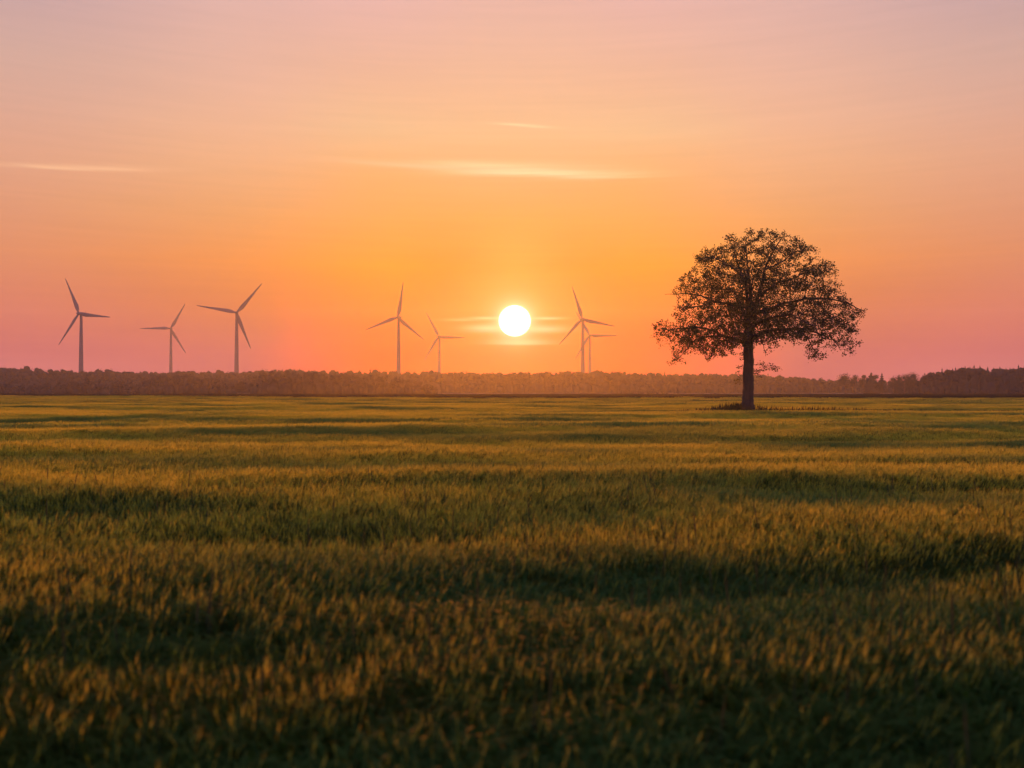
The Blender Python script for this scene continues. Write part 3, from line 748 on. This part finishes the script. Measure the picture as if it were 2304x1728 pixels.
far_tree(1973, 803, 630, 'round', 'taller tree leading up to the pine wood skyline', 10, 1.1, 1.5)
far_tree(1337, 796.5, 845, 'round', 'single taller tree above the belt right of the sun', 11, 1.3, 1.3)
far_tree(522, 823, 640, 'round', 'lone rounded bush right of the low copse', 12, 1.6, 2.0)

# ------------------------------------------------------------------ wind turbines
BL = 47.0; TS = 0.86      # blade length of the full size machine; these are a smaller build of it
def loft(rings, cap=True):
    b = Buf(); S = len(rings[0]); k = 0
    for q, r_ in enumerate(rings):
        k = b.addv(r_)
        if q: j = np.arange(S); b.quads(np.stack([k - S + j, k - S + (j + 1) % S, k + (j + 1) % S, k + j], -1))
    if cap:
        c0 = b.addv([np.mean(rings[0], 0), np.mean(rings[-1], 0)]); j = np.arange(S)
        b.tris(np.stack([(j + 1) % S, j, np.full(S, c0)], -1)); b.tris(np.stack([k + j, k + (j + 1) % S, np.full(S, c0 + 1)], -1))
    return b
def circ(n, rx, ry, fn):
    a = np.arange(n) / n * 2 * math.pi; return np.array([fn(math.cos(q) * rx, math.sin(q) * ry) for q in a])
def make_turbine():
    root = empty('wind_turbine', (0, 0, 0))
    rings = [circ(24, r_, r_, lambda a, c, z=z: (a, c, z)) for z, r_ in ((-2, 3.1), (0, 3.1), (1.5, 3.0), (33, 2.6), (34, 2.58), (64, 2.1), (65, 2.08), (94.5, 1.5), (95.5, 1.65), (96.2, 1.65))]
    tower = loft(rings).build('tower', [M_paint], root, smooth=True)
    nb = loft([circ(16, w_, h_, lambda a, c, y=y, z=zc: (a, y, 98 + z + c)) for y, w_, h_, zc in ((-3.1, 1.2, 1.3, 0), (-2.9, 1.7, 1.8, 0), (-1, 2.0, 2.0, .1), (4, 2.0, 2.0, .1), (7.5, 1.7, 1.7, .2), (9, 1.2, 1.2, .3))])
    nac = nb.build('nacelle', [M_paint], root, smooth=True)
    loft([circ(6, .12, .12, lambda a, c, z=z: (a + .4, 7 + c, z)) for z in (99.8, 102)]).build('wind_vane', [M_paint], nac)
    rot = loft([circ(16, r_, r_, lambda a, c, y=y: (a, y, c)) for y, r_ in ((-3.6, .15), (-3.2, .9), (-2.2, 1.5), (-.8, 1.75), (.3, 1.75), (.9, 1.4))]).build('rotor_hub', [M_paint], root, smooth=True)
    rot.location = (0, -4.0, 98)
    # blade along +Z: chord, twist, thickness by span
    rg_ = []
    for t, ch, tk, tw in ((0.02, 1.9, 1.9, 0), (.05, 2.0, 1.8, 5), (.10, 3.0, 1.4, 14), (.17, 4.1, 1.0, 16), (.24, 4.2, .8, 13), (.35, 3.5, .6, 10), (.5, 2.75, .42, 6), (.65, 2.1, .30, 4), (.8, 1.55, .2, 2), (.92, 1.05, .13, 1), (.985, .6, .08, 0), (1.0, .15, .03, 0)):
        c_, s_ = math.cos(R(tw)), math.sin(R(tw)); off = (0.22 * (ch - 1.9)) if t > .05 else 0
        rg_.append(circ(14, ch / 2, tk / 2, lambda a, q, z=t: ((a * 1.18 + off) * c_ - q * s_, (a * 1.18 + off) * s_ + q * c_ - z * z * 1.6, z * BL)))
    bl = loft(rg_)
    b0 = bl.build('blade', [M_paint], rot, smooth=True)
    for k in (1, 2):
        c = b0.copy(); sc.collection.objects.link(c); c.parent = rot; c.rotation_euler = (0, R(120 * k), 0)
    return root
def copy_tree(o, parent=None):
    c = o.copy(); sc.collection.objects.link(c); c.parent = parent
    for ch in list(o.children): copy_tree(ch, c)
    return c
TURB = [  # hub column, hub row, blade length in rows, angle of one blade (degrees, anticlockwise from right), yaw
    (175, 678, 84, 113, 16, 'leftmost wind turbine, tall and large, one blade pointing up to the left'),
    (369, 710, 62, 60.5, -12, 'smaller turbine between two larger ones on the left, one blade level'),
    (511, 676, 83, 50.5, -16, 'large turbine on the left with a blade raised to the upper right'),
    (861, 686, 77, 80, 10, 'turbine left of the sun with one blade almost upright'),
    (949, 728, 60, 117.5, 14, 'small turbine nearest to the left side of the sun'),
    (1259, 690, 75, 106.5, 20, 'taller turbine right of the sun, in front of a smaller one'),
    (1274, 725, 60, 119, 14, 'small turbine partly hidden behind the taller one right of the sun'),
]
proto = make_turbine()
allt = [proto] + [copy_tree(proto) for _ in TURB[1:]]
for o, (hx, hy, bp, ang, yaw, lab) in zip(allt, TURB):
    D = BL * TS * F / bp; x = (hx - 1106) / F * D; zhub = (HY - hy) / F * D + CAM_Z
    o.scale = (TS, TS, TS); o.location = (x, D, zhub - 98.0 * TS); o.rotation_euler = (0, 0, R(-yaw))
    tag(o, lab, 'wind turbine', 'wind turbines on the horizon')
    rt = [c for c in o.children if c.name.startswith('rotor_hub')][0]
    rt.rotation_euler = (0, R(90 - ang), 0)

# ------------------------------------------------------------------ haze
hz_top = 152.0; HB = 1700.0; zb = -4.0
vb = np.array([(sx_ * HB, sy_ * HB, z_) for z_ in (zb, hz_top) for sy_ in (-1, 1) for sx_ in (-1, 1)])
hf = np.array([[0, 2, 3, 1], [4, 5, 7, 6], [0, 1, 5, 4], [2, 6, 7, 3], [0, 4, 6, 2], [1, 3, 7, 5]])
mh = bpy.data.materials.new('haze'); mh.use_nodes = True; t = mh.node_tree; t.nodes.clear()
pv = t.nodes.new('ShaderNodeVolumePrincipled'); pv.inputs['Color'].default_value = (0.70, 0.84, 1.0, 1)
HAZE = 0.00015
pv.inputs['Density'].default_value = HAZE; pv.inputs['Anisotropy'].default_value = 0.70
oo = t.nodes.new('ShaderNodeOutputMaterial'); t.links.new(pv.outputs[0], oo.inputs['Volume'])
hz = mesh_obj('haze', vb, [hf], [mh])
tag(hz, 'thin warm evening haze over the fields', 'haze', kind='stuff')
